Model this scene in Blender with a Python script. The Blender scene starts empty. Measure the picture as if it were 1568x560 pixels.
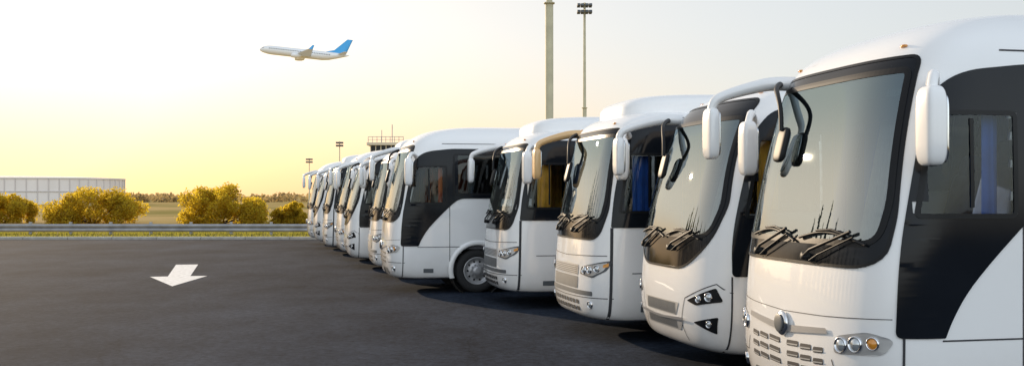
import bpy, bmesh, math, random
import numpy as np
from mathutils import Vector, Matrix
from mathutils.geometry import tessellate_polygon
random.seed(4); rng=np.random.default_rng(7)
scene=bpy.context.scene
COL=scene.collection
# ------------------------------------------------------------------ materials
def mat_new(name):
    m=bpy.data.materials.new(name); m.use_nodes=True
    nt=m.node_tree; nt.nodes.clear()
    return m,nt,nt.nodes,nt.links
def pbr(name,col,rough=.5,metal=0,coat=0,spec=.5,noise=0,nscale=8,bump=0,bscale=40,trans=0):
    m,nt,N,L=mat_new(name)
    o=N.new('ShaderNodeOutputMaterial'); p=N.new('ShaderNodeBsdfPrincipled')
    p.inputs['Base Color'].default_value=(*col,1); p.inputs['Roughness'].default_value=rough
    p.inputs['Metallic'].default_value=metal; p.inputs['Coat Weight'].default_value=coat
    p.inputs['Coat Roughness'].default_value=.04
    p.inputs['Specular IOR Level'].default_value=spec
    L.new(p.outputs[0],o.inputs[0])
    tc=N.new('ShaderNodeTexCoord')
    if noise:
        n=N.new('ShaderNodeTexNoise'); n.inputs['Scale'].default_value=nscale; n.inputs['Detail'].default_value=6
        L.new(tc.outputs['Object'],n.inputs['Vector'])
        r=N.new('ShaderNodeMapRange'); r.inputs[1].default_value=.25; r.inputs[2].default_value=.75
        r.inputs[3].default_value=1-noise; r.inputs[4].default_value=1+noise
        L.new(n.outputs[0],r.inputs[0])
        mx=N.new('ShaderNodeMix'); mx.data_type='RGBA'; mx.blend_type='MULTIPLY'; mx.inputs[0].default_value=1
        mx.inputs[6].default_value=(*col,1); L.new(r.outputs[0],mx.inputs[7]); L.new(mx.outputs[2],p.inputs['Base Color'])
    if bump:
        n=N.new('ShaderNodeTexNoise'); n.inputs['Scale'].default_value=bscale; n.inputs['Detail'].default_value=5
        L.new(tc.outputs['Object'],n.inputs['Vector'])
        b=N.new('ShaderNodeBump'); b.inputs['Strength'].default_value=bump; b.inputs['Distance'].default_value=.02
        L.new(n.outputs[0],b.inputs['Height']); L.new(b.outputs[0],p.inputs['Normal'])
    return m
def glass(name,tint,ior,rough=.01,top=None):
    m,nt,N,L=mat_new(name)
    o=N.new('ShaderNodeOutputMaterial'); mx=N.new('ShaderNodeMixShader')
    t=N.new('ShaderNodeBsdfTransparent'); t.inputs[0].default_value=(*tint,1)
    g=N.new('ShaderNodeBsdfGlossy'); g.inputs['Roughness'].default_value=rough; g.inputs[0].default_value=(.93,1,1,1)
    f=N.new('ShaderNodeFresnel'); f.inputs[0].default_value=ior
    tc=N.new('ShaderNodeTexCoord'); n=N.new('ShaderNodeTexNoise'); n.inputs['Scale'].default_value=1.3; n.inputs['Detail'].default_value=1
    L.new(tc.outputs['Object'],n.inputs['Vector'])
    b=N.new('ShaderNodeBump'); b.inputs['Strength'].default_value=.12; b.inputs['Distance'].default_value=.05
    L.new(n.outputs[0],b.inputs['Height']); L.new(b.outputs[0],g.inputs['Normal'])
    if top:   # dimmer sky reflection painted in: tint and gloss darken up the windshield
        sx=N.new('ShaderNodeSeparateXYZ'); L.new(tc.outputs['Object'],sx.inputs[0])
        r=N.new('ShaderNodeMapRange'); r.interpolation_type='SMOOTHSTEP'; r.inputs[1].default_value=1.9; r.inputs[2].default_value=2.85; L.new(sx.outputs['Z'],r.inputs[0])
        m1=N.new('ShaderNodeMix'); m1.data_type='RGBA'; m1.inputs[6].default_value=(*tint,1); m1.inputs[7].default_value=(*top,1); L.new(r.outputs[0],m1.inputs[0]); L.new(m1.outputs[2],t.inputs[0])
        m2=N.new('ShaderNodeMix'); m2.data_type='RGBA'; m2.inputs[6].default_value=(.95,1,.98,1); m2.inputs[7].default_value=(.52,.66,.72,1); L.new(r.outputs[0],m2.inputs[0]); L.new(m2.outputs[2],g.inputs[0])
    L.new(f.outputs[0],mx.inputs[0]); L.new(t.outputs[0],mx.inputs[1]); L.new(g.outputs[0],mx.inputs[2]); L.new(mx.outputs[0],o.inputs[0])
    return m
def paint_white():
    m,nt,N,L=mat_new('bus_white_paint')
    o=N.new('ShaderNodeOutputMaterial'); p=N.new('ShaderNodeBsdfPrincipled'); L.new(p.outputs[0],o.inputs[0])
    tc=N.new('ShaderNodeTexCoord'); sx=N.new('ShaderNodeSeparateXYZ'); L.new(tc.outputs['Object'],sx.inputs[0])
    r=N.new('ShaderNodeMapRange'); r.inputs[1].default_value=.25; r.inputs[2].default_value=1.0; r.inputs[3].default_value=.7; r.inputs[4].default_value=0.05
    L.new(sx.outputs['Z'],r.inputs[0])
    n=N.new('ShaderNodeTexNoise'); n.inputs['Scale'].default_value=3; n.inputs['Detail'].default_value=8; n.inputs['Roughness'].default_value=.65
    L.new(tc.outputs['Object'],n.inputs['Vector'])
    mu=N.new('ShaderNodeMath'); mu.operation='MULTIPLY'; L.new(r.outputs[0],mu.inputs[0]); L.new(n.outputs[0],mu.inputs[1])
    mx=N.new('ShaderNodeMix'); mx.data_type='RGBA'; mx.inputs[6].default_value=(.88,.88,.88,1); mx.inputs[7].default_value=(.5,.47,.43,1)
    L.new(mu.outputs[0],mx.inputs[0]); L.new(mx.outputs[2],p.inputs['Base Color'])
    p.inputs['Roughness'].default_value=.3; p.inputs['Coat Weight'].default_value=1; p.inputs['Coat Roughness'].default_value=.03
    return m
M={}
M['white']=paint_white()
M['trim']=pbr('interior_trim',(.50,.50,.49),.8)
M['black']=pbr('gloss_black_panel',(.008,.010,.014),.10,spec=.22,noise=.2,nscale=2)
M['frit']=pbr('black_rubber_frit',(.010,.011,.013),.3,spec=.2)
M['rubber']=pbr('wiper_rubber',(.012,.012,.013),.5,spec=.3)
M['seam']=pbr('panel_gap',(.03,.03,.035),.7)
M['chrome']=pbr('chrome',(.75,.76,.78),.12,metal=1)
M['silver']=pbr('silver_trim',(.55,.56,.58),.3,metal=.7)
M['lens']=pbr('headlamp_lens',(.55,.58,.6),.05,metal=.6,coat=1)
M['amber']=pbr('amber_lens',(.7,.28,.03),.15,coat=1)
M['grey']=pbr('grille_grey',(.09,.10,.11),.5,noise=.2)
M['mesh']=pbr('grille_mesh',(.4,.41,.42),.45,metal=.4)
M['glass']=glass('windshield_glass',(.78,.86,.84),3.4,top=(.36,.46,.50))
M['sglass']=glass('side_window_glass',(.80,.84,.84),1.45)
M['dglass']=glass('dark_window_glass',(.24,.26,.27),1.5)
M['mirror']=pbr('mirror_glass',(.6,.62,.64),.03,metal=1)
M['tyre']=pbr('tyre_rubber',(.02,.02,.021),.85,bump=.3)
M['rim']=pbr('steel_rim',(.42,.42,.43),.4,metal=.5,noise=.2)
M['dark']=pbr('underbody',(.02,.02,.022),.9)
M['seatb']=pbr('seat_blue',(.06,.11,.28),.9,noise=.3)
M['seatg']=pbr('seat_grey',(.16,.16,.18),.9,noise=.3)
M['dash']=pbr('dashboard',(.09,.09,.095),.7)
M['cur_y']=pbr('curtain_yellow',(.80,.46,.07),.9,noise=.2)
M['cur_w']=pbr('curtain_cream',(.70,.67,.60),.9,noise=.15)
M['cur_r']=pbr('curtain_red',(.45,.10,.05),.9,noise=.15)
M['cur_b']=pbr('curtain_blue',(.03,.12,.48),.9,noise=.15)
# ------------------------------------------------------------------ helpers
def mesh_from(name,verts,faces,mats=(),smooth=True,idx=None):
    me=bpy.data.meshes.new(name); me.from_pydata([tuple(v) for v in verts],[],[tuple(f) for f in faces])
    for m in mats: me.materials.append(m)
    if smooth: me.shade_smooth()
    if idx is not None: me.polygons.foreach_set('material_index',idx)
    me.update(); return me
def rounded(pts,r,k=6):
    out=[];n=len(pts)
    for i in range(n):
        p=Vector(pts[i][:2]);a=Vector(pts[i-1][:2]);b=Vector(pts[(i+1)%n][:2])
        rr=pts[i][2] if len(pts[i])>2 else r
        da=min(rr,(a-p).length*.48);db=min(rr,(b-p).length*.48)
        if rr<1e-5: out.append(p);continue
        A=p+(a-p).normalized()*da;B=p+(b-p).normalized()*db
        for j in range(k+1):
            t=j/k; out.append(A*(1-t)**2+p*2*t*(1-t)+B*t*t)
    return out
def resample(pts,step):
    out=[];n=len(pts)
    for i in range(n):
        a=pts[i];b=pts[(i+1)%n];d=(b-a).length
        if d<1e-6: continue
        m=max(1,int(math.ceil(d/step)))
        for j in range(m): out.append(a+(b-a)*(j/m))
    return out
def area(p): return sum(p[i-1].x*p[i].y-p[i].x*p[i-1].y for i in range(len(p)))/2
def inset(p,d):
    s=1 if area(p)>0 else -1; out=[];n=len(p)
    for i in range(n):
        t=(p[(i+1)%n]-p[i-1]); t=t.normalized() if t.length>1e-9 else Vector((1,0))
        out.append(p[i]+Vector((-t.y,t.x))*d*s)
    return out
def inside(p,x,y):
    c=False;n=len(p);j=n-1
    for i in range(n):
        if (p[i].y>y)!=(p[j].y>y) and x<(p[j].x-p[i].x)*(y-p[i].y)/(p[j].y-p[i].y)+p[i].x: c=not c
        j=i
    return c
def smap(f,a,b,off):
    e=.004
    p=Vector(f(a,b)); 
    if off==0: return p
    n=(Vector(f(a+e,b))-Vector(f(a-e,b))).cross(Vector(f(a,b+e))-Vector(f(a,b-e))).normalized()
    c=Vector((4,0,1.6))
    if n.dot(p-c)<0: n=-n
    return p+n*off
def snorm(f,a,b): return (smap(f,a,b,.1)-smap(f,a,b,0)).normalized()
def patch(name,poly,f,off,mat,holes=(),step=.06):
    tri=tessellate_polygon([[Vector((p.x,p.y,0)) for p in poly]])
    bm=bmesh.new(); vs=[bm.verts.new((p.x,p.y,0)) for p in poly]
    for t in tri:
        try: bm.faces.new([vs[i] for i in t])
        except ValueError: pass
    bmesh.ops.recalc_face_normals(bm,faces=bm.faces[:])
    xs=[p.x for p in poly];ys=[p.y for p in poly]
    for ax,(lo,hi) in ((0,(min(xs),max(xs))),(1,(min(ys),max(ys)))):
        st=step if hi-lo<4 or ax==1 else step*2
        k=math.floor(lo/st)+1
        while k*st<hi:
            co=[0,0,0];co[ax]=k*st;no=[0,0,0];no[ax]=1
            bmesh.ops.bisect_plane(bm,geom=bm.verts[:]+bm.edges[:]+bm.faces[:],plane_co=co,plane_no=no,dist=1e-6)
            k+=1
    if holes:
        dl=[fc for fc in bm.faces if any(inside(h,*fc.calc_center_median()[:2]) for h in holes)]
        bmesh.ops.delete(bm,geom=dl,context='FACES')
    bmesh.ops.remove_doubles(bm,verts=bm.verts[:],dist=1e-5)
    for v in bm.verts: v.co=smap(f,v.co.x,v.co.y,off)
    bm.normal_update()
    c=Vector((4,0,1.6))            # outward-facing normals on every face
    for fc in bm.faces:
        if fc.normal.dot(fc.calc_center_median()-c)<0: fc.normal_flip()
    me=bpy.data.meshes.new(name); bm.to_mesh(me); bm.free(); me.materials.append(mat); me.shade_smooth(); return me
def ring(name,outer,d,f,off,mat):
    inn=inset(outer,d); n=len(outer); v=[];fc=[]
    mid=inset(outer,d*.5)
    for i in range(n):
        v+= [smap(f,outer[i].x,outer[i].y,0.001),smap(f,outer[i].x,outer[i].y,off),smap(f,mid[i].x,mid[i].y,off),smap(f,inn[i].x,inn[i].y,off),smap(f,inn[i].x,inn[i].y,-.02)]
    for i in range(n):
        j=(i+1)%n
        for k in range(4): fc.append((i*5+k,j*5+k,j*5+k+1,i*5+k+1))
    return mesh_from(name,v,fc,[mat],smooth=False)
def strip(name,pts,w,f,off,mat,step=.05):
    P=[]
    for i in range(len(pts)-1):
        a=Vector(pts[i]);b=Vector(pts[i+1]);m=max(1,int((b-a).length/step))
        for j in range(m): P.append(a+(b-a)*j/m)
    P.append(Vector(pts[-1])); v=[];fc=[]
    for i,p in enumerate(P):
        t=(P[min(i+1,len(P)-1)]-P[max(i-1,0)]).normalized();nn=Vector((-t.y,t.x))*w/2
        v+=[smap(f,p.x+nn.x,p.y+nn.y,off),smap(f,p.x-nn.x,p.y-nn.y,off)]
    for i in range(len(P)-1): fc.append((2*i,2*i+1,2*i+3,2*i+2))
    return mesh_from(name,v,fc,[mat],smooth=False)
def tube(name,pts,r,mat,nurb=False,cyc=False):
    cu=bpy.data.curves.new(name,'CURVE');cu.dimensions='3D';cu.bevel_depth=r;cu.bevel_resolution=3;cu.use_fill_caps=True
    s=cu.splines.new('NURBS' if nurb else 'POLY'); s.points.add(len(pts)-1)
    for i,p in enumerate(pts): s.points[i].co=(*p[:3],1); s.points[i].radius=p[3] if len(p)>3 else 1
    if nurb: s.use_endpoint_u=not cyc; s.order_u=3; s.resolution_u=8
    s.use_cyclic_u=cyc
    cu.materials.append(mat); return cu
def superq(name,c,s,e,mat,rot=None,nu=28,nv=16,mat2=None,axis2=None):
    v=[];fc=[]; sg=lambda a,p: math.copysign(abs(a)**p,a)
    for i in range(nv+1):
        ph=-math.pi/2+math.pi*i/nv
        for j in range(nu):
            th=2*math.pi*j/nu
            q=Vector((s[0]*sg(math.cos(ph),e)*sg(math.cos(th),e),s[1]*sg(math.cos(ph),e)*sg(math.sin(th),e),s[2]*sg(math.sin(ph),e)))
            if rot is not None: q=rot@q
            v.append(q+Vector(c))
    for i in range(nv):
        for j in range(nu): fc.append((i*nu+j,i*nu+(j+1)%nu,(i+1)*nu+(j+1)%nu,(i+1)*nu+j))
    return mesh_from(name,v,fc,[mat])
def bbox(name,lo,hi,mat,bev=.01,rot=None,c=None):
    bm=bmesh.new(); bmesh.ops.create_cube(bm,size=1)
    lo=Vector(lo);hi=Vector(hi);s=hi-lo;m=(hi+lo)/2
    for v in bm.verts: v.co=Vector((v.co.x*s.x,v.co.y*s.y,v.co.z*s.z))
    if bev: bmesh.ops.bevel(bm,geom=bm.edges[:],offset=min(bev,min(abs(q) for q in s)*.45),segments=2,affect='EDGES',profile=.5)
    for v in bm.verts:
        if rot is not None: v.co=rot@v.co
        v.co+=m
    me=bpy.data.meshes.new(name);bm.to_mesh(me);bm.free();me.materials.append(mat);return me
def joinmesh(name,meshes):
    bm=bmesh.new();mats=[]
    for me in meshes:
        base=len(bm.faces); bm.from_mesh(me); bm.faces.ensure_lookup_table()
        mp=[]
        for m in me.materials:
            if m not in mats: mats.append(m)
            mp.append(mats.index(m))
        for i in range(base,len(bm.faces)):
            fa=bm.faces[i]; fa.material_index=mp[fa.material_index] if mp else 0
    out=bpy.data.meshes.new(name);bm.to_mesh(out);bm.free()
    for m in mats: out.materials.append(m)
    return out
def lathe(name,prof,n,mat,M4=None,smooth=True):
    v=[];fc=[]
    for (r,h) in prof:
        for j in range(n):
            a=2*math.pi*j/n; q=Vector((r*math.cos(a),r*math.sin(a),h)); v.append(M4@q if M4 else q)
    for i in range(len(prof)-1):
        for j in range(n): fc.append((i*n+j,i*n+(j+1)%n,(i+1)*n+(j+1)%n,(i+1)*n+j))
    return mesh_from(name,v,fc,[mat],smooth)
def add(name,data,parent=None,loc=(0,0,0),rot=(0,0,0)):
    o=bpy.data.objects.new(name,data); COL.objects.link(o); o.location=loc; o.rotation_euler=rot
    if parent: o.parent=parent
    return o
def empty(name,loc=(0,0,0),rot=(0,0,0)):
    o=bpy.data.objects.new(name,None); COL.objects.link(o); o.location=loc;o.rotation_euler=rot; o.empty_display_size=.3; return o
# ------------------------------------------------------------------ bus shape
class Shape:
    def __init__(s,rows,D,n,L):
        s.D=D;s.n=n;s.L=L
        R=np.array(rows,float); out=[]
        for i in range(len(R)-1):
            p0=R[max(i-1,0)];p1=R[i];p2=R[i+1];p3=R[min(i+2,len(R)-1)]
            for k in range(24):
                t=k/24; out.append(.5*((2*p1)+(-p0+p2)*t+(2*p0-5*p1+4*p2-p3)*t*t+(-p0+3*p1-3*p2+p3)*t**3))
        out.append(R[-1]); s.T=np.array(out); s.T[:,0]=np.maximum.accumulate(s.T[:,0]+np.arange(len(s.T))*1e-7)
    def at(s,z): return float(np.interp(z,s.T[:,0],s.T[:,1])),float(np.interp(z,s.T[:,0],s.T[:,2]))
    def front(s,y,z):
        fx,hw=s.at(z); t=min(abs(y)/hw,.9995); return (fx+s.D-s.D*(1-t**s.n)**(1/s.n),y,z)
    def side(s,sg):
        def f(x,z):
            fx,hw=s.at(z); u=max(0,min(.999,(fx+s.D-x)/s.D)); return (x,sg*hw*(1-u**s.n)**(1/s.n),z)
        return f
    def body(s,step,fh,sh,wheels):
        T=s.T; d=np.r_[0,np.cumsum(np.linalg.norm(np.diff(T,axis=0),axis=1))]
        nr=int(d[-1]/step); S=np.linspace(0,d[-1],nr+1); rows=[[float(np.interp(q,d,T[:,k])) for k in range(3)] for q in S]
        nn=max(14,int(1.6/step)); ns=int((s.L-.5)/step/1.2); V=[];F=[]
        def half(z,fx,hw):
            ph=np.linspace(0,math.pi/2,500); x=fx+s.D-s.D*np.cos(ph)**(2/s.n); y=hw*np.sin(ph)**(2/s.n)
            dd=np.r_[0,np.cumsum(np.hypot(np.diff(x),np.diff(y)))]; q=np.linspace(0,dd[-1],nn+1)
            P=list(zip(np.interp(q,dd,x),np.interp(q,dd,y)))
            xs=fx+s.D; rx=(fx-T[:,1].min())*.6+.02; xe=s.L-rx-.25
            for k in range(1,ns+1): P.append((xs+(xe-xs)*k/ns,hw))
            for k in range(1,9):
                a=math.pi/2*k/8; P.append((xe+.25*math.sin(a)**(.6),hw*math.cos(a)**(.5) if k<8 else 0))
            return P
        for (z,fx,hw) in rows:
            P=half(z,fx,hw); loop=[(x,-y,z) for x,y in P]+[(x,y,z) for x,y in P[-2:0:-1]]
            m=len(loop); V+=loop
        for i in range(len(rows)-1):
            for j in range(m):
                k=(j+1)%m; ids=(i*m+j,i*m+k,(i+1)*m+k,(i+1)*m+j)
                c=[sum(V[q][a] for q in ids)/4 for a in range(3)]
                fx,hw=s.at(c[2]); dele=False
                if c[0]<fx+s.D*.98 and any(inside(h,c[1],c[2]) for h in fh) and abs(c[1])<hw*.985: dele=True
                if abs(c[1])>hw*.8 and any(inside(h,c[0],c[2]) for h in sh): dele=True
                for wx in wheels:
                    if abs(c[1])>hw*.8 and math.hypot(c[0]-wx,c[2]-.46)<.53: dele=True
                if not dele: F.append(ids)
        top=[(len(rows)-1)*m+j for j in range(m)]
        F.append(tuple(top))
        me=mesh_from('body',V,F,[M['white'],M['trim']])
        return me
W=1.225
ROWS={
'A':[(.30,-.14,1.15),(.36,-.22,1.19),(.5,-.27,1.215),(.75,-.30,1.225),(1.3,-.27,1.225),(1.7,-.21,1.225),(2.3,-.08,1.215),(2.8,.06,1.19),(2.98,.14,1.165),(3.1,.24,1.12),(3.2,.40,1.04),(3.28,.62,.92),(3.35,1.0,.72),(3.39,1.5,.42),(3.40,1.9,.12)],
'B':[(.30,-.10,1.13),(.36,-.20,1.18),(.5,-.27,1.21),(.75,-.31,1.225),(1.2,-.29,1.225),(1.7,-.22,1.225),(2.3,-.06,1.215),(2.75,.12,1.18),(2.92,.24,1.15),(3.03,.38,1.10),(3.12,.6,1.02),(3.2,.95,.90),(3.26,1.4,.70),(3.3,1.9,.42),(3.31,2.2,.12)],
'C':[(.30,-.16,1.15),(.36,-.24,1.19),(.5,-.28,1.215),(.75,-.29,1.225),(1.3,-.25,1.225),(1.7,-.20,1.225),(2.3,-.08,1.22),(2.7,.02,1.205),(2.86,.08,1.19),(2.96,.16,1.15),(3.03,.28,1.07),(3.08,.45,.95),(3.11,.8,.7),(3.13,1.3,.4),(3.135,1.7,.12)],
}
def yz(h,r=.08):
    return rounded([(a,b,*c) for a,b,*c in h]+[(-a,b,*c) for a,b,*c in reversed(h)],r)
def make_bus(kind,curt,fine,seat='seatb',armmat='white'):
    L=9.4; parts=[]
    S=Shape(ROWS[kind],.55,3.0,L); F=S.front
    def P(n,d,sol=False): parts.append((n,d,sol))
    if kind=='A':
        mask=yz([(1.10,1.42,.30),(1.12,1.8,.1),(1.02,2.98,.10)])
        gl=yz([(1.05,1.58,.16),(1.085,1.9,.1),(.99,2.89,.08)])
        smask=[(-.03,.95),(0,1.5,.3),(.09,1.98,.3),(.24,2.66,.1),(.45,2.84,.2),(1.0,2.90,.1),(L-.7,2.90,.2),(L-.5,1.9,.15),(1.15,1.9,.15),(.97,1.76,.1),(.70,1.50,.2),(.49,1.27,.2),(.37,1.07,.1),(.32,.95,.01)]
        drv=[(.10,1.79),(.90,1.79),(.90,2.56),(.25,2.56)]; wz=(1.97,2.80)
    elif kind=='B':
        mask=yz([(.62,1.16,.22),(1.02,1.45,.25),(1.12,1.85,.1),(1.0,2.99,.12)])
        gl=yz([(.99,1.50,.2),(1.085,1.85,.1),(.975,2.80,.08)])
        smask=[(.02,1.12),(.02,1.5,.3),(.12,1.98,.3),(.30,2.62,.1),(.5,2.86,.15),(L-.7,2.86,.2),(L-.5,1.75,.15),(1.5,1.70,.2),(1.2,1.12,.1)]
        drv=[(.14,1.72),(.98,1.72),(.98,2.56),(.32,2.56)]; wz=(1.85,2.74)
    else:
        mask=yz([(1.04,1.36,.18),(1.12,1.75,.1),(1.04,2.86,.10)])
        gl=yz([(1.05,1.60,.12),(1.085,1.9,.1),(1.0,2.78,.08)])
        smask=[(.03,1.53,.03),(.08,1.98,.3),(.22,2.60,.2),(.34,2.90,.1),(L-.7,2.93,.2),(L-.5,1.55,.15)]
        drv=[(.12,1.72),(.85,1.72),(.85,2.52),(.26,2.52)]; wz=(1.75,2.72)
    smask=resample(rounded(smask,.05),.08); mask=resample(mask,.05); gl=resample(gl,.05)
    drv=resample(rounded(drv,.06),.05)
    wins=[]; x=1.02
    while x<L-1.2:
        wd=1.35; wins.append(resample(rounded([(x,wz[0]),(min(x+wd,L-.65),wz[0]),(min(x+wd,L-.65),wz[1]),(x,wz[1])],.06),.06)); x+=wd+.07
    hol=[inset(gl,.035)]; shol=[inset(w,.025) for w in [drv]+wins]
    wheels=(1.52,L-2.6)
    P('body',S.body(.04 if fine else .07,hol,shol,wheels),True)
    st=.06 if fine else .09
    P('windshield_mask',patch('windshield_mask',mask,F,.006,M['black'],[inset(gl,.03)],st))
    P('windshield',patch('windshield',gl,F,.007,M['glass'],(),st))
    P('windshield_frame',ring('windshield_frame',gl,.045,F,.011,M['frit']))
    P('windshield_seal',ring('windshield_seal',mask,.022,F,.010,M['frit']))
    for sg in (-1,1):
        sd=S.side(sg)
        P('side_panel',patch('side_panel',smask,sd,.011,M['black'],shol,.05 if fine else .08))
        P('driver_window',patch('driver_window',drv,sd,.010,M['sglass'],(),.12))
        P('driver_window_frame',ring('dwf',drv,.035,sd,.016,M['frit']))
        P('window_divider',strip('wd',[(.53,drv[0].y-.0+0.02),(.53,2.5)],.03,sd,.018,M['frit']))
        ms=[];rs=[]
        for w in wins: ms.append(patch('w',w,sd,.010,M['dglass'],(),.3)); rs.append(ring('r',w,.035,sd,.014,M['frit']))
        P('passenger_windows',joinmesh('pw',ms)); P('window_frames',joinmesh('wf',rs))
        sm=[]
        zb=.95 if kind=='A' else (1.12 if kind=='B' else 1.53)
        sm.append(strip('s',[(.30,.93),(L-.4,.93)],.012,sd,.003,M['seam']))
        sm.append(strip('s',[(.02 if kind!='C' else .04,zb),(.01,.32)],.016 if kind!='C' else .035,sd,.006,M['seam']))
        if kind=='A': sm.append(strip('s',[(.95,1.74),(.95,.34)],.012,sd,.003,M['seam']))
        else: sm.append(strip('s',[(.93,zb),(.93,.34)],.012,sd,.003,M['seam']))
        for xx in (2.3,3.3,4.3,5.3,6.1,7.5): sm.append(strip('s',[(xx,.93),(xx,.34)],.010,sd,.003,M['seam']))
        sm.append(strip('s',[(.8,3.0),(L-.5,3.0)],.012,sd,.003,M['seam']))
        P('panel_seams',joinmesh('ps',sm))
        P('side_marker',joinmesh('smk',[patch('m',resample(rounded([(.42,.42),(.62,.42),(.62,.50),(.42,.50)],.01),.05),sd,.008,M['grey'],(),.2)]+
            [patch('m',[Vector((xx,.72)),Vector((xx+.1,.72)),Vector((xx+.1,.75)),Vector((xx,.75))],sd,.008,M['amber'],(),.2) for xx in (2.6,4.6,6.0)]))
        for wx in wheels:
            y=sg*W; Mx=Matrix.Translation((wx,y,.46))@Matrix.Rotation(math.pi/2,4,'X')
            if sg>0: Mx=Matrix.Translation((wx,y,.46))@Matrix.Rotation(-math.pi/2,4,'X')
            v=[];fc=[];K=40
            for i in range(K+1):
                a=-.30+(math.pi+.60)*i/K
                for (r,o) in ((.60,-.002),(.59,.022),(.52,.026),(.50,.01),(.50,-.10)):
                    v.append((wx+r*math.cos(a),y+sg*o,max(.30,.46+r*math.sin(a))))
            for i in range(K):
                for k in range(4): fc.append((i*5+k,i*5+k+1,i*5+5+k+1,i*5+5+k))
            P('wheel_arch_lip',mesh_from('lip',v,fc,[M['white']]))
            P('wheel_housing',lathe('wh',[(.54,.0),(.56,-.35),(.0,-.36)],24,M['dark'],Mx))
            Tm=Matrix.Translation((0,0,-.02))@Mx@Matrix.Translation((0,0,-.06))
            tyre=lathe('t',[(.27,.0),(.30,.02),(.36,.03),(.41,.015),(.44,-.02),(.445,-.12),(.44,-.22),(.40,-.26),(.27,-.26)],40,M['tyre'],Tm)
            rim=lathe('r',[(.285,.0),(.275,.012),(.255,.005),(.24,-.03),(.20,-.045),(.12,-.03),(.10,.02),(.085,.05),(.04,.055),(.0,.055)],40,M['rim'],Tm)
            hl=[];
            for k in range(10):
                a=2*math.pi*k/10
                hl.append(lathe('h',[(.0,.004),(.022,.004),(.022,-.01)],8,M['dark'],Tm@Matrix.Translation((.19*math.cos(a),.19*math.sin(a),-.035))))
                hl.append(lathe('h',[(.0,.02),(.011,.02),(.011,-.02)],6,M['rim'],Tm@Matrix.Translation((.13*math.cos(a),.13*math.sin(a),-.01))))
            P('wheel',joinmesh('wheel',[tyre,rim]+hl))
    P('underbody',bbox('ub',(.15,-1.1,.34),(L-.3,1.1,.62),M['dark'],.02))
    # ---- interior
    P('floor',bbox('fl',(.5,-1.14,.88),(L-.3,1.14,.95),M['seatg'],0))
    P('dashboard',joinmesh('db',[bbox('d',(.02,-1.0,1.0),(.50,1.0,1.38),M['dash'],.06),superq('d2',(.42,-.55,1.42),(.18,.36,.14),.6,M['dash'])]))
    stw=[(.62+.07*math.sin(a)*1.0,-.55+.22*math.cos(a),1.52+.20*math.sin(a)) for a in [2*math.pi*i/20 for i in range(20)]]
    P('steering_wheel',tube('sw',stw,.016,M['dash'],cyc=True))
    P('steering_column',tube('sc',[(.3,-.55,1.2),(.62,-.55,1.52)],.03,M['dash']))
    def seatmesh(x,y,z,m,w=.22):
        R=Matrix.Rotation(math.radians(14),3,'Y')
        return [superq('s',(x,y,z+.45),(.24,w,.08),.5,m,nu=14,nv=8),superq('s',(x+.28,y,z+.85),(.07,w,.40),.45,m,rot=R,nu=14,nv=8),superq('s',(x+.37,y,z+1.27),(.055,w*.6,.11),.5,m,rot=R,nu=12,nv=6)]
    sm=seatmesh(.95,-.58,1.0,M[seat],.25)
    for i in range(8):
        for y in (-.92,-.47,.47,.92): sm+=seatmesh(1.7+i*.82,y,.95,M[seat])
    P('seats',joinmesh('seats',sm))
    def curtain(x0,x1,y,z0,z1,m,fr=60):
        v=[];fc=[];n=max(10,int((x1-x0)/.012))
        for i in range(n+1):
            x=x0+(x1-x0)*i/n; o=.018*math.sin(x*fr)+.008*math.sin(x*fr*2.3)
            v+=[(x,y+o*.7,z1),(x+.01*math.sin(x*9),y+o*1.3,z0)]
        for i in range(n): fc.append((2*i,2*i+1,2*i+3,2*i+2))
        return mesh_from('c',v,fc,[m])
    cs=[]
    cx=(.74,.87) if kind=='A' else (.36,.60)
    for (c,x0,x1) in ((curt[0],*cx),(curt[1],1.05,1.35)):
        for sg in (-1,1): cs.append(curtain(x0,x1,sg*1.06,1.55,2.7,M[c]))
    for i in range(5):
        for sg in (-1,1): cs.append(curtain(2.3+i*1.42,2.6+i*1.42,sg*1.1,1.7,2.75,M[curt[1]]))
    P('curtains',joinmesh('curt',cs))
    v=[];fc=[];n=26
    for i in range(n+1):
        y=-.95+.30*i/n
        for z in (1.45,2.75):
            fx=S.front(y,max(z,1.45)); v.append((fx[0]+.18+.02*math.sin(i*1.7),y*(1 if z<2 else .96),z))
    for i in range(n): fc.append((2*i,2*i+1,2*i+3,2*i+2))
    P('windscreen_curtain',mesh_from('wc',v,fc,[M['cur_w']]))
    P('sun_visor',patch('sv',resample(rounded([(-.95,2.52),(-.05,2.52),(-.05,2.72),(-.92,2.72)],.04),.1),F,-.10,M['dash']))
    # ---- wipers
    def SP(y,z,o): return tuple(smap(F,y,z,o))
    wp=[]
    zb=1.50 if kind!='B' else 1.40
    for y0,dy in ((-.12,.78),(-.98,.78)) if kind!='B' else ((-.05,.85),(-.88,.75)):
        a=(y0+dy*.85,zb-.02)
        wp.append(tube('w',[SP(a[0],a[1],.01),SP(a[0],a[1],.05),SP(a[0]-.1,a[1]+.05,.06),SP(a[0]-.52,zb+.18,.055)],.013,M['rubber']))
        wp.append(tube('w',[SP(a[0]-.08,a[1]-.03,.04),SP(a[0]-.2,a[1]+.02,.05),SP(a[0]-.55,zb+.14,.055)],.007,M['rubber']))
        wp.append(tube('w',[SP(y0+.02,zb+.09,.03)]+[SP(y0+.02+dy*t,zb+.09+.14*math.sin(t*math.pi)*.5+.03*t,.03) for t in (.25,.5,.75,1)],.011,M['rubber'],True))
        wp.append(tube('w',[SP(y0+.2,zb+.16,.04),SP(y0+.35,zb+.19,.05),SP(y0+.55,zb+.18,.04)],.009,M['rubber']))
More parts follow.
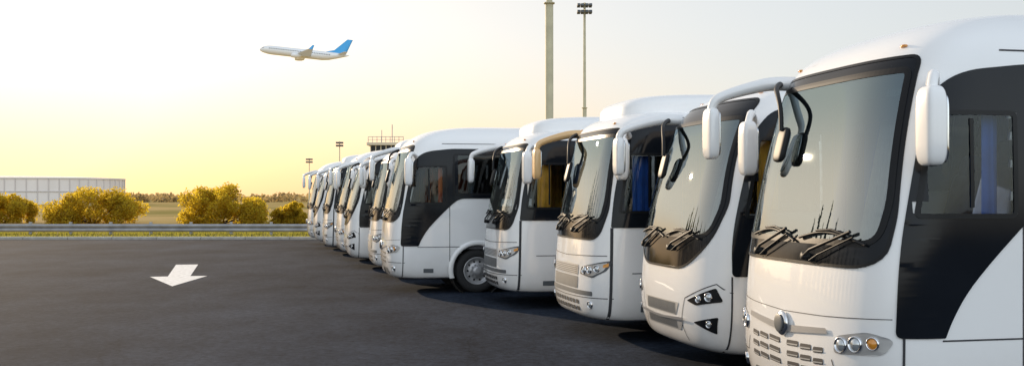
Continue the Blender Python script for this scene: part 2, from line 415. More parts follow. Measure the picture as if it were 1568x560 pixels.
        wp.append(lathe('piv',[(.0,.06),(.03,.06),(.035,0)],12,M['rubber'],Matrix.Translation(SP(a[0],a[1],0))@snorm(F,a[0],a[1]).to_track_quat('Z','Y').to_matrix().to_4x4()))
    for i,w in enumerate(wp): P('wiper_%d'%i,w)
    def lamp(y,z,r,lens='lens'):
        n=snorm(F,y,z); T=Matrix.Translation(smap(F,y,z,.004))@n.to_track_quat('Z','Y').to_matrix().to_4x4()
        return [lathe('l',[(r*1.18,-.01),(r*1.15,.014),(r,.018),(r*.92,.002)],20,M['chrome'],T),lathe('l',[(r*.95,.004),(r*.8,.012),(r*.45,.02),(0,.023)],20,M[lens],T)]
    pt=lambda name,poly,off,m,r=.03: patch(name,resample(rounded(poly,r),.04),F,off,M[m],(),.05)
    bl=[]
    mir=lambda poly:[(-p[0],*p[1:]) for p in poly]
    if kind=='A':
        hp=[(.72,.79),(1.12,.82),(1.17,.94),(1.02,.98),(.74,.92)]
        for q in (hp,mir(hp)): bl.append(pt('hl',q,.005,'silver',.05))
        for s in (-1,1):
            bl+=lamp(s*.80,.86,.052)+lamp(s*.93,.88,.052)+lamp(s*1.055,.90,.042,'amber')
            bl+=lamp(s*.98,.50,.045)
        bl.append(pt('brow',[(-.66,.925),(0,.86),(.66,.925),(.64,.965),(0,.92),(-.64,.965)],.016,'silver',.01))
        bl.append(superq('emblem',SP(0,.93,.02),(.03,.10,.10),1,M['chrome']))
        bl.append(superq('emblem',SP(0,.93,.05),(.012,.075,.075),1,M['grey']))
        for k in range(3):
            z=.76-k*.085
            for s in (-1,1):
                for (a,b) in ((.06,.25),(.28,.44),(.47,.60)):
                    bl.append(pt('g',[(s*a,z),(s*b,z+.01),(s*b,z+.055),(s*a,z+.045)],.004,'seam',.015)); bl.append(pt('g',[(s*a+.0,z+.01),(s*b,z+.02),(s*b,z+.03),(s*a,z+.02)],.010,'mesh',.005))
        bl.append(pt('low',[(-.7,.38),(.7,.38),(.62,.50),(-.62,.50)],.004,'grey',.03))
        bl.append(pt('plate',[(-.26,.39),(.26,.39),(.26,.49),(-.26,.49)],.02,'white',.005))
        sl=[strip('s',[(-1.15,1.08),(-.6,1.05),(0,1.03),(.6,1.05),(1.15,1.08)],.006,F,.003,M['seam']),strip('s',[(-1.2,.62),(-.75,.62),(-.7,.74)],.010,F,.003,M['seam']),strip('s',[(1.2,.62),(.75,.62),(.7,.74)],.010,F,.003,M['seam'])]
    elif kind=='B':
        h1=[(.70,.84,.01),(1.10,1.0,.02),(1.16,.86,.03),(.86,.80,.03)]; h2=[(.80,.62,.02),(1.12,.70,.02),(1.08,.52,.02)]
        for q in (h1,mir(h1)): bl.append(pt('hl',q,.006,'frit'))
        for q in (h2,mir(h2)): bl.append(pt('hl',q,.006,'frit'))
        for s in (-1,1): bl+=lamp(s*.90,.87,.035)+lamp(s*1.03,.90,.042)+lamp(s*1.02,.62,.034,'lens')
        bl.append(pt('gr',[(-.52,.80),(.52,.80),(.44,.66),(-.44,.66)],.006,'mesh',.03))
        bl.append(pt('gr2',[(-.60,.62),(.60,.62),(.50,.50),(-.50,.50)],.006,'mesh',.03))
        bl.append(pt('bar',[(-.66,.655),(0,.625),(.66,.655),(.62,.625),(0,.60),(-.62,.625)],.03,'silver',.01))
        for k in range(27):
            y=-.43+k*.0325
            bl.append(pt('gs',[(y,.67),(y+.015,.67),(y+.015,.79),(y,.79)],.009,'grey',.003)); bl.append(pt('gs',[(y,.515),(y+.015,.515),(y+.015,.60),(y,.60)],.009,'grey',.003))
        sl=[strip('s',[(-1.2,.95),(-1.1,1.04),(-.65,.86),(-.55,.58),(-.6,.40)],.010,F,.003,M['seam']),strip('s',[(1.2,.95),(1.1,1.04),(.65,.86),(.55,.58),(.6,.40)],.010,F,.003,M['seam'])]
    else:
        hp=[(.66,.90,.03),(.98,.86,.03),(1.16,.96,.05),(1.19,1.10,.02),(.98,1.05,.03),(.70,1.0,.03)]
        for q in (hp,mir(hp)): bl.append(pt('hl',q,.006,'grey')); 
        for q in (hp,mir(hp)):
            c=[sum(p[0] for p in q)/6,sum(p[1] for p in q)/6]; q2=[((p[0]-c[0])*.88+c[0],(p[1]-c[1])*.80+c[1],p[2]) for p in q]; bl.append(pt('hl2',q2,.010,'silver'))
        for s in (-1,1): bl+=lamp(s*.78,.955,.045)+lamp(s*.91,.96,.045)+lamp(s*1.04,.985,.045); bl.append(pt('am',[(s*1.12,1.0),(s*1.17,1.02),(s*1.17,1.07),(s*1.12,1.04)],.016,'amber',.01))
        bl.append(pt('gr',[(-.60,.88),(.60,.88),(.60,1.02),(-.60,1.02)],.006,'silver',.03))
        bl.append(pt('gr2',[(-.60,.70),(.60,.70),(.60,.86),(-.60,.86)],.006,'grey',.03))
        bl.append(pt('gr3',[(-.98,.62),(.98,.62),(.98,.68),(-.98,.68)],.004,'grey',.02))
        for k in range(5): bl.append(pt('b',[(-.56,.895+k*.024),(.56,.895+k*.024),(.56,.905+k*.024),(-.56,.905+k*.024)],.012,'grey',.002))
        for k in range(9):
            y=-.62+k*.14
            for z in (.40,.49): bl.append(pt('v',[(y,z),(y+.10,z),(y+.10,z+.055),(y,z+.055)],.006,'seam',.012))
        for s in (-1,1): bl+=lamp(s*.92,.50,.045)
        sl=[strip('s',[(-1.15,1.16),(0,1.13),(1.15,1.16)],.010,F,.003,M['seam']),strip('s',[(-1.2,.60),(0,.58),(1.2,.60)],.010,F,.003,M['seam'])]
    P('front_lights_and_grille',joinmesh('face',bl)); P('front_seams',joinmesh('fs',sl))
    if kind=='C':
        P('roof_fairing',superq('rf',(3.0,0,3.02),(2.65,.98,.36),.42,M['white'],nu=56,nv=24))
        P('roof_fairing_rear',superq('rf2',(6.9,0,3.05),(1.4,.9,.26),.4,M['white'],nu=40,nv=16))
        P('roof_vent',superq('rv',(.75,-1.17,2.80),(.08,.025,.05),.9,M['silver']))
    else:
        P('roof_unit',superq('ru',(5.2,0,3.33),(1.6,.85,.14),.45,M['white'],nu=40,nv=16))
    for s in (-1,1):
        P('marker_lamp',superq('ml',smap(F,s*.8,3.06 if kind!='C' else 2.93,.004),(.02,.035,.012),.7,M['amber'],nu=12,nv=8))
    # ---- mirrors
    white=M['white']; am=M[armmat]
    P('mirror_housing_left',superq('mh',(.10,-1.39,2.43),(.078,.10,.275),.45,white))
    P('mirror_glass_left',superq('mg',(.178,-1.39,2.41),(.010,.08,.23),.35,M['mirror']))
    P('mirror_bracket_left',tube('mb',[(.30,-1.10,2.72,1.4),(.22,-1.24,2.80,1.3),(.14,-1.36,2.78,1.1),(.10,-1.39,2.66,1.1)],.035,white,True))
    P('mirror_bracket_left2',tube('mb',[(.26,-1.15,2.36),(.14,-1.36,2.38)],.014,M['rubber']))
    zt=2.96 if kind=='A' else 2.88
    P('mirror_arm_right',tube('ma',[(.32,.95,zt,1.35),(.12,1.02,zt+.02,1.3),(-.10,1.10,zt-.03,1.15),(-.30,1.16,zt-.09,1),(-.42,1.18,zt-.15,.95),(-.43,1.18,zt-.28,.7)],.05,am,True))
    P('mirror_housing_right',superq('mh',(-.42,1.20,zt-.44),(.055,.11,.235),.45,am))
    P('mirror_glass_right',superq('mg',(-.365,1.20,zt-.44),(.010,.09,.20),.35,M['mirror']))
    P('blindspot_arm',tube('ba',[(.16,.98,zt+.0,1.5),(.0,.75,zt-.05,1.2),(-.10,.50,zt-.16),(-.14,.36,zt-.30),(-.15,.34,zt-.46)],.020,M['rubber'],True))
    P('blindspot_mirror',superq('bm',(-.15,.33,zt-.58),(.03,.08,.15),.5,M['rubber'],rot=Matrix.Rotation(.25,3,'Y')))
    P('blindspot_glass',superq('bm',(-.122,.33,zt-.585),(.010,.062,.125),.5,M['mirror'],rot=Matrix.Rotation(.25,3,'Y')))
    return parts
def place(parts,X,Y,th=12.0,name='coach_bus'):
    a=math.radians(th); e=empty(name,(X-math.sin(a)*W,Y+math.cos(a)*W,0),(0,0,a))
    for n,d,sol in parts:
        o=add(n,d,e)
        if sol:
            m=o.modifiers.new('shell','SOLIDIFY'); m.thickness=.03; m.offset=-1; m.material_offset=1
    return e
M['sunlit_arm']=pbr('sunlit_mirror_paint',(.75,.48,.22),.35,coat=.6)  # warm sunlight on mirror arm and housing, put into the base colour
A1=make_bus('A',('cur_b','cur_b'),True)
B1=make_bus('B',('cur_y','cur_y'),True,'seatg')
C1=make_bus('C',('cur_b','cur_w'),True,armmat='sunlit_arm')
C2=make_bus('C',('cur_y','cur_y'),False,'seatg')
A2=make_bus('A',('cur_r','cur_r'),False,'seatg')
B2=make_bus('B',('cur_w','cur_w'),False)
for p,x,y,t in ((A1,2.74,7.3,12),(B1,2.25,10.7,12.3),(C1,1.29,13.7,12),(C2,.12,17.8,12),(A2,-2.18,20.8,12),(C2,-2.95,24.3,11.5),(B2,-4.05,27.6,12),(A2,-4.85,31.0,12.5),(C2,-5.9,34.4,12),(B2,-6.85,37.8,12),(A2,-7.75,41.2,12)):
    place(p,x,y,t)
# ------------------------------------------------------------------ ground
def ground_mat():
    m,nt,N,L=mat_new('field_ground'); o=N.new('ShaderNodeOutputMaterial'); p=N.new('ShaderNodeBsdfPrincipled'); L.new(p.outputs[0],o.inputs[0])
    tc=N.new('ShaderNodeTexCoord')
    n=N.new('ShaderNodeTexNoise'); n.inputs['Scale'].default_value=.04; n.inputs['Detail'].default_value=8; L.new(tc.outputs['Object'],n.inputs['Vector'])
    r=N.new('ShaderNodeValToRGB'); r.color_ramp.elements[0].position=.34; r.color_ramp.elements[0].color=(.18,.17,.05,1); r.color_ramp.elements[1].position=.54; r.color_ramp.elements[1].color=(.46,.33,.15,1)
    L.new(n.outputs[0],r.inputs[0]); L.new(r.outputs[0],p.inputs['Base Color']); p.inputs['Roughness'].default_value=.95
    p.inputs['Specular IOR Level'].default_value=.0
    return m
def asphalt_mat():
    m,nt,N,L=mat_new('asphalt'); o=N.new('ShaderNodeOutputMaterial'); p=N.new('ShaderNodeBsdfPrincipled'); L.new(p.outputs[0],o.inputs[0])
    tc=N.new('ShaderNodeTexCoord')
    def noise(s,d,ro=.6,map=None):
        n=N.new('ShaderNodeTexNoise'); n.inputs['Scale'].default_value=s; n.inputs['Detail'].default_value=d; n.inputs['Roughness'].default_value=ro
        if map:
            mp=N.new('ShaderNodeMapping'); mp.inputs['Scale'].default_value=map; L.new(tc.outputs['Object'],mp.inputs[0]); L.new(mp.outputs[0],n.inputs['Vector'])
        else: L.new(tc.outputs['Object'],n.inputs['Vector'])
        return n
    a=noise(.35,9,.72,(1,.6,1)); b=noise(9,7,.85); c=noise(90,2)
    ra=N.new('ShaderNodeValToRGB'); e=ra.color_ramp.elements; e[0].position=.36; e[0].color=(.010,.014,.023,1); e[1].position=.66; e[1].color=(.036,.046,.066,1)
    L.new(a.outputs[0],ra.inputs[0])
    rb=N.new('ShaderNodeMapRange'); rb.inputs[1].default_value=.3; rb.inputs[2].default_value=.7; rb.inputs[3].default_value=.25; rb.inputs[4].default_value=1.85; L.new(b.outputs[0],rb.inputs[0])
    mx=N.new('ShaderNodeMix'); mx.data_type='RGBA'; mx.blend_type='MULTIPLY'; mx.inputs[0].default_value=1; L.new(ra.outputs[0],mx.inputs[6]); L.new(rb.outputs[0],mx.inputs[7])
    v=N.new('ShaderNodeTexVoronoi'); v.feature='DISTANCE_TO_EDGE'; v.inputs['Scale'].default_value=.16
    wv=noise(.8,4); ad=N.new('ShaderNodeVectorMath'); ad.operation='ADD'; L.new(tc.outputs['Object'],ad.inputs[0]); L.new(wv.outputs['Color'],ad.inputs[1]); L.new(ad.outputs[0],v.inputs['Vector'])
    cr=N.new('ShaderNodeMapRange'); cr.inputs[1].default_value=.0; cr.inputs[2].default_value=.004; cr.inputs[3].default_value=.65; cr.inputs[4].default_value=1; L.new(v.outputs['Distance'],cr.inputs[0])
    m2=N.new('ShaderNodeMix'); m2.data_type='RGBA'; m2.blend_type='MULTIPLY'; m2.inputs[0].default_value=1; L.new(mx.outputs[2],m2.inputs[6]); L.new(cr.outputs[0],m2.inputs[7])
    L.new(m2.outputs[2],p.inputs['Base Color'])
    p.inputs['Roughness'].default_value=.95
    p.inputs['Specular IOR Level'].default_value=.04
    bu=N.new('ShaderNodeBump'); bu.inputs['Strength'].default_value=.5; bu.inputs['Distance'].default_value=.008; L.new(c.outputs[0],bu.inputs['Height']); L.new(bu.outputs[0],p.inputs['Normal'])
    return m
def sheet(name,x0,x1,y0,y1,z,mat):
    return add(name,mesh_from(name,[(x0,y0,z),(x1,y0,z),(x1,y1,z),(x0,y1,z)],[(0,1,2,3)],[mat],False))
sheet('ground',-6000,6000,-6000,6000,-.004,ground_mat())
sheet('asphalt_lot',-30,90,-60,47,0,asphalt_mat())
conc=pbr('concrete_kerb',(.42,.40,.36),.9,noise=.25,nscale=3)
kp=[]
k0=-32
while k0<70:
    kp.append(bbox('k',(k0,47.0,-.05),(k0+1.985,47.28,.12),conc,.02)); k0+=2
add('kerb',joinmesh('kerb',kp))
ap=pbr('road_paint',(.66,.66,.66),.7,noise=.3,nscale=10)
Av=[(-9.55,29.7),(-8.95,29.8),(-7.85,25.5),(-7.45,25.55),(-7.35,22.6),(-8.75,25.25),(-8.35,25.35)]
add('painted_arrow',mesh_from('arrow',[(x,y,.005) for x,y in Av],[(0,6,2,1),(6,5,4),(6,4,2),(2,4,3)],[ap],False))
# ------------------------------------------------------------------ guard rail
steel=pbr('galvanised_steel',(.34,.34,.35),.5,metal=.3,noise=.25,nscale=2)
g=empty('guard_rail',(0,52,0))
prof=[(.0,.17),(-.06,.20),(-.10,.26),(-.06,.33),(.0,.365),(-.06,.40),(-.10,.47),(-.06,.53),(.0,.56)]
xs=np.arange(-95,60,4.0); v=[];fc=[]
for x in xs:
    for (dy,z) in prof: v.append((x,dy,z))
n=len(prof)
for i in range(len(xs)-1):
    for k in range(n-1): fc.append((i*n+k,(i+1)*n+k,(i+1)*n+k+1,i*n+k+1))
add('w_beam',mesh_from('wb',v,fc,[steel],False),g)
add('posts',joinmesh('posts',[bbox('p',(x-.06,.02,-.1),(x+.06,.16,.66),steel,.005) for x in np.arange(-94,60,2.0)]),g)
# ------------------------------------------------------------------ vegetation
def leafmat(name,col,tr):
    m,nt,N,L=mat_new(name); o=N.new('ShaderNodeOutputMaterial'); d=N.new('ShaderNodeBsdfPrincipled'); t=N.new('ShaderNodeBsdfTranslucent'); mx=N.new('ShaderNodeMixShader')
    tc=N.new('ShaderNodeTexCoord'); n=N.new('ShaderNodeTexNoise'); n.inputs['Scale'].default_value=1.2; n.inputs['Detail'].default_value=6; L.new(tc.outputs['Object'],n.inputs['Vector'])
    r=N.new('ShaderNodeValToRGB'); e=r.color_ramp.elements; e[0].position=.35; e[0].color=(*[c*.45 for c in col],1); e[1].position=.68; e[1].color=(*[c*1.5 for c in col],1)
    L.new(n.outputs[0],r.inputs[0]); L.new(r.outputs[0],d.inputs['Base Color']); d.inputs['Roughness'].default_value=.6; d.inputs['Specular IOR Level'].default_value=.15
    t.inputs[0].default_value=(*tr,1); mx.inputs[0].default_value=.55
    L.new(d.outputs[0],mx.inputs[1]); L.new(t.outputs[0],mx.inputs[2]); L.new(mx.outputs[0],o.inputs[0]); return m
LM=leafmat('bush_leaves',(.17,.14,.018),(.95,.70,.05))
LM2=leafmat('cypress_leaves',(.03,.05,.018),(.06,.09,.02))
BK=pbr('bark',(.09,.065,.045),.9,noise=.3)
def leaves(name,lobes,n,size,mat,shell=.55,flat=False):
    w=np.array([l[3]*l[4]*l[5] for l in lobes])**(2/3); w/=w.sum()
    idx=rng.choice(len(lobes),n,p=w); Lb=np.array(lobes)[idx]
    d=rng.normal(size=(n,3)); d/=np.linalg.norm(d,axis=1)[:,None]
    r=(shell+(1-shell)*rng.random(n))*(1+.12*rng.normal(size=n))
    C=Lb[:,:3]+d*Lb[:,3:6]*r[:,None]; C[:,2]=np.maximum(C[:,2],.05)
    u=rng.normal(size=(n,3)); u/=np.linalg.norm(u,axis=1)[:,None]; q=rng.normal(size=(n,3)); v=np.cross(u,q); v/=np.linalg.norm(v,axis=1)[:,None]
    s=(size*(.6+.8*rng.random(n)))[:,None]
    V=np.stack([C-u*s,C+v*s*.5,C+u*s,C-v*s*.5],1).reshape(-1,3)
    me=bpy.data.meshes.new(name); me.vertices.add(4*n); me.vertices.foreach_set('co',V.ravel())
    me.loops.add(4*n); me.loops.foreach_set('vertex_index',np.arange(4*n,dtype=np.int32))
    me.polygons.add(n); me.polygons.foreach_set('loop_start',np.arange(0,4*n,4,dtype=np.int32)); me.update(calc_edges=True); me.materials.append(mat); return me
def bush(X,Y,w,h,n,name='bush'):
    e=empty(name,(X,Y,0)); lobes=[]
    for i in range(46):
        a=random.uniform(-1,1); b=random.uniform(-1,1)
        top=h*math.sqrt(max(.08,1-a*a*.85)); z=random.uniform(.08,.86)*top; rr=random.uniform(.07,.15)*min(w,2.6*h)
        lobes.append((a*w*.5*.86,b*w*.28,z,rr,rr,rr*.8))
    add('foliage',leaves('foliage',lobes,int(n*1.9),.10,LM,.45),e)
    for i in range(7):
        l=lobes[i*3]; add('limb',tube('limb',[(random.uniform(-.3,.3),0,0,1.6),(l[0]*.5,l[1]*.5,l[2]*.5,1),(l[0],l[1],l[2],.4)],.03,BK,True),e)
bush(-37.2,76,4.8,2.4,6500); bush(-30.0,75,6.4,2.6,9000); bush(-20.6,74,6.3,2.95,9500); bush(-15.6,74,2.9,1.75,4500); bush(-12.6,75,3.2,1.9,3500); bush(-45,78,6,2.9,5000)
def cypress(X,Y,h):
    e=empty('cypress_tree',(X,Y,0)); lobes=[]
    for i in range(22):
        t=i/21; r=.95*math.sin(math.pi*min(1,.12+t*.9))**.7*(1-.45*t)+.12; lobes.append((random.uniform(-.2,.2),random.uniform(-.2,.2),.9+t*(h-1.2),r,r,h/18))
    add('foliage',leaves('foliage',lobes,3600,.22,LM2,.5),e)
    add('trunk',tube('trunk',[(0,0,0,1.4),(0,0,h*.5,.8),(0,0,h*.95,.2)],.13,BK),e)
for (cx_,cy_,ch_) in ((-32.5,49.5,8),(-33.6,47.2,11),(-34.6,45.2,12.8),(-35.8,43.4,11.2),(-36.6,41.2,13.4),(-37.8,39.4,10.4),(-38.8,37.2,12.6),(-40.2,35.0,9.6),(-41.0,32.2,12),(-42.3,29.5,10.5),(-43,26.5,12.3),(-44.2,23.4,9.8),(-45,20.2,11.8),(-46,16,10.6)):
    cypress(cx_+random.uniform(-.3,.3),cy_,ch_)
def grass(name,n,x0,x1,y0,y1,h):
    X=rng.uniform(x0,x1,n);Y=rng.uniform(y0,y1,n);H=h*(.4+rng.random(n)); a=rng.uniform(0,6.28,n); dx=np.cos(a)*.03;dy=np.sin(a)*.03
    lx=rng.normal(size=n)*.06;ly=rng.normal(size=n)*.06
    V=np.stack([np.stack([X-dx,Y-dy,np.zeros(n)],1),np.stack([X+dx,Y+dy,np.zeros(n)],1),np.stack([X+lx,Y+ly,H],1)],1).reshape(-1,3)
    me=bpy.data.meshes.new(name); me.vertices.add(3*n); me.vertices.foreach_set('co',V.ravel()); me.loops.add(3*n); me.loops.foreach_set('vertex_index',np.arange(3*n,dtype=np.int32))
    me.polygons.add(n); me.polygons.foreach_set('loop_start',np.arange(0,3*n,3,dtype=np.int32)); me.update(calc_edges=True)
    me.materials.append(leafmat('grass_blades',(.14,.14,.035),(.40,.38,.06))); return add(name,me)
grass('verge_grass',42000,-60,20,47.35,60,.13)
lob=[(random.uniform(-420,300),random.uniform(330,420),random.uniform(.5,2.0),random.uniform(3,9),4,random.uniform(1.0,2.4)) for i in range(220)]
add('distant_tree_line',leaves('dtl',lob,30000,.7,leafmat('distant_leaves',(.28,.22,.12),(.45,.33,.14)),.4))
# ------------------------------------------------------------------ structures
wallw=pbr('tank_cladding',(.80,.74,.71),.7,noise=.06,nscale=.2)
ribm=pbr('tank_ribs',(.62,.57,.55),.7)
h=empty('round_storage_tank',(-119.5,262,0)); R=21
add('shell',lathe('shell',[(R,0),(R,6.0),(R+.25,6.02),(R+.25,6.35),(R,6.37),(R*.6,6.7),(0,6.9)],96,wallw,None,False),h)
add('ribs',joinmesh('ribs',[lathe('rr',[(.13,0),(.13,6.0)],6,ribm,Matrix.Translation(((R+.05)*math.cos(a),(R+.05)*math.sin(a),0))) for a in [2*math.pi*i/56 for i in range(56)]]),h)
add('ring_girder',lathe('rg',[(R+.02,2.9),(R+.2,2.95),(R+.2,3.1),(R+.02,3.15)],96,ribm,None,False),h)
tw=pbr('tower_render',(.62,.55,.42),.8,noise=.1,nscale=.5)
t=empty('control_tower_building',(-17.8,150,0))
add('shaft',bbox('s',(-1.9,-1.9,0),(1.9,1.9,7.6),tw,.05),t)
add('lower_deck',bbox('s',(-2.6,-2.6,7.6),(2.6,2.6,8.0),tw,.05),t)
add('windows',joinmesh('w',[bbox('s',(-2.2,-2.2,8.0),(2.2,2.2,9.1),M['black'],.05)]+[bbox('m',(x-.06,-2.26,8.0),(x+.06,-2.14,9.1),tw,0) for x in np.arange(-2.2,2.3,.73)]),t)
add('roof_slab',bbox('s',(-2.7,-2.7,9.1),(2.7,2.7,9.5),tw,.05),t)
rl=[]
for x in np.arange(-2.5,2.6,.62): rl.append(tube('r',[(x,-2.5,9.5),(x,-2.5,10.3)],.04,steel))
rl.append(tube('r',[(-2.5,-2.5,10.3),(2.5,-2.5,10.3)],.04,steel)); rl.append(tube('r',[(-2.5,-2.5,9.9),(2.5,-2.5,9.9)],.03,steel))
rl.append(tube('r',[(.6,0,9.5),(.6,0,12.2)],.06,steel)); rl.append(tube('r',[(-.9,0,9.5),(-.9,0,11.4)],.05,steel))
for i,r in enumerate(rl): add('railing_%d'%i,r,t)
mastm=pbr('mast_painted',(.48,.43,.28),.6,noise=.15,nscale=1.5)
def mast(X,Y,H,r,hd=1.0,heads=6):
    e=empty('floodlight_mast',(X,Y,0))
    add('pole',lathe('pole',[(r*1.5,0),(r*1.5,.3),(r*1.15,.35),(r*1.1,H*.5),(r*.85,H*.5+.02),(r*.6,H),(0,H)],20,mastm),e)
    add('flange',lathe('fl',[(r*1.0,H*.5-.05),(r*1.5,H*.5-.04),(r*1.5,H*.5+.04),(r*1.0,H*.5+.05)],20,mastm),e)
    ps=[]
    for row,z in ((0,H-.15),(1,H-1.0*hd)):
        ps.append(bbox('bar',(-.9*hd,-.05,z-.05),(.9*hd,.05,z+.05),mastm,.01)); ps.append(bbox('bar',(-.05,-.8*hd,z-.06),(.05,.8*hd,z+.04),mastm,.01))
        for x in (-.75,-.28,.28,.75): 
            for y in (-.35,.35):
                R_=Matrix.Rotation(math.radians(-35 if y<0 else 35),3,'X')
                ps.append(bbox('lamp',(x*hd-.2*hd,y-.13,z-.36*hd),(x*hd+.2*hd,y+.13,z+.0),M['grey'],.03,rot=R_))
    add('floodlights',joinmesh('fl',ps),e)
mast(2.14,60,26,.21); mast(8.33,120,24.1,.22,.9)
mast(-33,200,12.4,.14,.7); mast(-48.5,250,11,.14,.8)
# ------------------------------------------------------------------ aeroplane
def plane(X,Y,Z,pitch,roll,yaw):
    e=empty('passenger_airplane',(X,Y,Z)); e.rotation_mode='ZYX'
    e.rotation_euler=(roll,pitch,yaw)
    aw=pbr('aircraft_white',(.85,.86,.87),.3,coat=.5); ab=pbr('aircraft_blue',(.08,.42,.80),.35,coat=.4); ag=pbr('aircraft_wing_grey',(.7,.72,.74),.4)
    sec=[(-19.5,.05,-.35),(-19.2,.5,-.3),(-18.6,.95,-.2),(-17.5,1.45,-.05),(-16,1.8,0),(-14,1.95,0),(8,1.95,0),(11,1.75,.2),(14,1.3,.6),(17,.75,1.0),(19,.35,1.25),(19.6,.08,1.3)]
    v=[];fc=[];K=28
    for (x,r,zc) in sec:
        for j in range(K): a=2*math.pi*j/K; v.append((x,r*math.cos(a),zc+r*1.03*math.sin(a)))
    for i in range(len(sec)-1):
        for j in range(K): fc.append((i*K+j,i*K+(j+1)%K,(i+1)*K+(j+1)%K,(i+1)*K+j))
    add('fuselage',mesh_from('fus',v,fc,[aw]),e)
    def surf(name,root,tip,th,mat):
        v=[];pp=[(0,0),(.08,.5),(.3,1),(.6,.7),(1,0),(.6,-.4),(.3,-.5),(.08,-.4)]
        vert=abs(tip[2]-root[2])<abs(tip[3]-root[3])
        for (a,b,y,z),s in ((root,1),(tip,.5)):
            for (u,w) in pp:
                q=w*th*s*.5; v.append((a+(b-a)*u,y+(q if vert else 0),z+(0 if vert else q)))
        fc=[(i,(i+1)%8,8+(i+1)%8,8+i) for i in range(8)]+[tuple(range(8)),tuple(range(8,16))]
        return mesh_from(name,v,fc,[mat])
    for s in (-1,1):
        add('wing',surf('wing',(-4.5,3.2,s*1.2,-1.1),(4.2,6.2,s*17,.3),.9,ag),e)
        add('winglet',surf('wl',(4.3,6.1,s*17,.27),(5.9,6.7,s*17.4,2.1),.25,ab),e)
        add('stabiliser',surf('st',(14.5,18,s*.6,1.3),(18,19.6,s*6.6,2.0),.4,ag),e)
        T=Matrix.Translation((-4.6,s*5.2,-1.75))@Matrix.Rotation(math.pi/2,4,'Y')
        add('engine',joinmesh('eng',[lathe('en',[(.7,.05),(.95,0),(1.08,.5),(1.1,1.6),(.95,3.0),(.55,3.9),(0,4.4)],24,aw,T),lathe('fan',[(0,-.1),(.3,.3),(.85,.35)],24,M['dark'],T)]),e)
        add('engine_pylon',bbox('py',(-3.4,s*5.2-.12,-1.2),(.2,s*5.2+.12,-.55),ag,.03),e)
    add('tail_fin',surf('tf',(11.5,18.2,0,1.6),(18.2,20.6,0,8.3),.5,ab),e)
    add('tail_fillet',surf('tf',(8.2,14,0,1.75),(13.2,14.6,0,3.1),.3,ab),e)
    wn=[]
    for s in (-1,1):
        for x in np.arange(-15,12,.75): wn.append(bbox('w',(x,s*1.935-.035,.35),(x+.3,s*1.935+.035,.75),M['dark'],0))
        wn.append(bbox('ck',(-18.0,s*1.12-.12,.35),(-17.3,s*1.12+.12,.75),M['dark'],.02))
    add('windows',joinmesh('wn',wn),e)
plane(-91.5,460,64.5,math.radians(6),math.radians(0),math.radians(3))
# ------------------------------------------------------------------ light, world, camera
AZ,EL=-36.0,14.0
az,el=math.radians(AZ),math.radians(EL)
w=bpy.data.worlds.new('World'); scene.world=w; w.use_nodes=True
N=w.node_tree.nodes; L=w.node_tree.links; N.clear()
o=N.new('ShaderNodeOutputWorld'); b=N.new('ShaderNodeBackground'); s=N.new('ShaderNodeTexSky'); s.sky_type='NISHITA'; s.sun_disc=False
s.sun_elevation=el; s.sun_rotation=az; s.air_density=1.0; s.dust_density=2.0; s.ozone_density=2.0; s.altitude=0
# gamma compresses the clear-sky range; added brightness behind the camera fills shaded bus sides
v1=N.new('ShaderNodeVectorMath'); v1.operation='SCALE'; v1.inputs['Scale'].default_value=1/7.0; L.new(s.outputs[0],v1.inputs[0])
ga=N.new('ShaderNodeGamma'); ga.inputs[1].default_value=.42; L.new(v1.outputs[0],ga.inputs[0])
hs=N.new('ShaderNodeHueSaturation'); hs.inputs['Saturation'].default_value=.70; hs.inputs['Value'].default_value=1.0; L.new(ga.outputs[0],hs.inputs['Color'])
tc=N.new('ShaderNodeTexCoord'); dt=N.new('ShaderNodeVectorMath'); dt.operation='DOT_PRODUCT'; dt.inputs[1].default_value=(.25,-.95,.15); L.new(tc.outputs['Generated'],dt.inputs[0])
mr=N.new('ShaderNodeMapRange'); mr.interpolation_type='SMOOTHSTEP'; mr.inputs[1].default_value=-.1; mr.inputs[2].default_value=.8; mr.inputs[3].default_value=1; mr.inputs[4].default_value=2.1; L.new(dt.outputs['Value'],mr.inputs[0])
v2=N.new('ShaderNodeVectorMath'); v2.operation='SCALE'; v2.inputs['Scale'].default_value=10.0; L.new(hs.outputs[0],v2.inputs[0])
vmn=N.new('ShaderNodeVectorMath'); vmn.operation='MINIMUM'; vmn.inputs[1].default_value=(17,16.2,14.5); L.new(v2.outputs[0],vmn.inputs[0])
v2b=N.new('ShaderNodeVectorMath'); v2b.operation='SCALE'; L.new(vmn.outputs[0],v2b.inputs[0]); L.new(mr.outputs[0],v2b.inputs['Scale'])
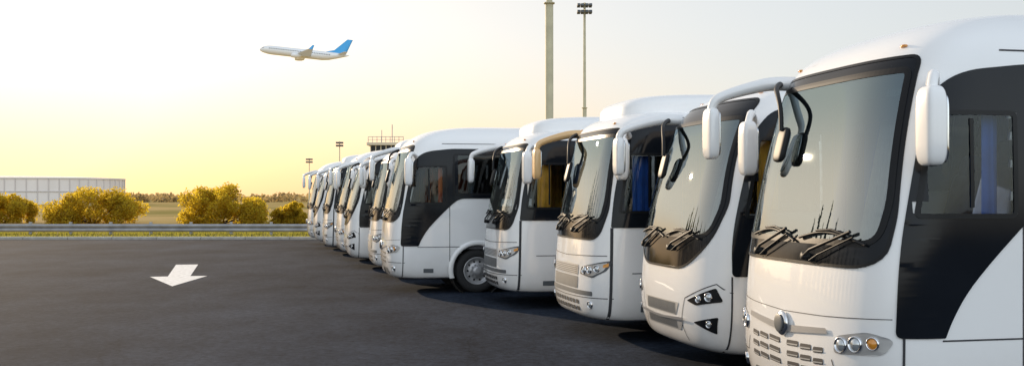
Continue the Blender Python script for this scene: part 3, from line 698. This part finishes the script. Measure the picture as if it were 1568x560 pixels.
# warm dusty layer: strongest toward the sun and close to the horizon
d2=N.new('ShaderNodeVectorMath'); d2.operation='DOT_PRODUCT'; d2.inputs[1].default_value=(math.sin(az),math.cos(az),0); L.new(tc.outputs['Generated'],d2.inputs[0])
r2=N.new('ShaderNodeMapRange'); r2.interpolation_type='SMOOTHSTEP'; r2.inputs[1].default_value=.55; r2.inputs[2].default_value=1.0; L.new(d2.outputs['Value'],r2.inputs[0])
sz=N.new('ShaderNodeSeparateXYZ'); L.new(tc.outputs['Generated'],sz.inputs[0])
r3=N.new('ShaderNodeMapRange'); r3.interpolation_type='SMOOTHSTEP'; r3.inputs[1].default_value=.0; r3.inputs[2].default_value=.17; r3.inputs[3].default_value=1; r3.inputs[4].default_value=.14; L.new(sz.outputs['Z'],r3.inputs[0])
m3=N.new('ShaderNodeMath'); m3.operation='MULTIPLY'; L.new(r2.outputs[0],m3.inputs[0]); L.new(r3.outputs[0],m3.inputs[1])
wm=N.new('ShaderNodeMix'); wm.data_type='RGBA'; wm.blend_type='MIX'; wm.inputs[6].default_value=(1.02,1.0,.98,1); wm.inputs[7].default_value=(1.02,.70,.40,1); L.new(m3.outputs[0],wm.inputs[0])
v3=N.new('ShaderNodeVectorMath'); v3.operation='MULTIPLY'; L.new(v2b.outputs[0],v3.inputs[0]); L.new(wm.outputs[2],v3.inputs[1])
b.inputs[1].default_value=.10
L.new(v3.outputs[0],b.inputs[0]); L.new(b.outputs[0],o.inputs[0])
sl=bpy.data.lights.new('sun','SUN'); sl.energy=4.6; sl.angle=math.radians(.5); sl.color=(1,.78,.54)
so=add('sun',sl); t=Vector((math.sin(az)*math.cos(el),math.cos(az)*math.cos(el),math.sin(el))); so.rotation_mode='QUATERNION'; so.rotation_quaternion=t.to_track_quat('Z','Y')
cam=bpy.data.cameras.new('camera'); co=add('camera',cam,None,(0,0,1.95),(math.radians(90),0,0))
cam.sensor_width=36; cam.lens=1600/1568*36; cam.shift_y=20/1568; cam.clip_end=9000; cam.clip_start=.1
scene.camera=co
scene.view_settings.view_transform='Standard'; scene.view_settings.look='None'; scene.view_settings.exposure=0
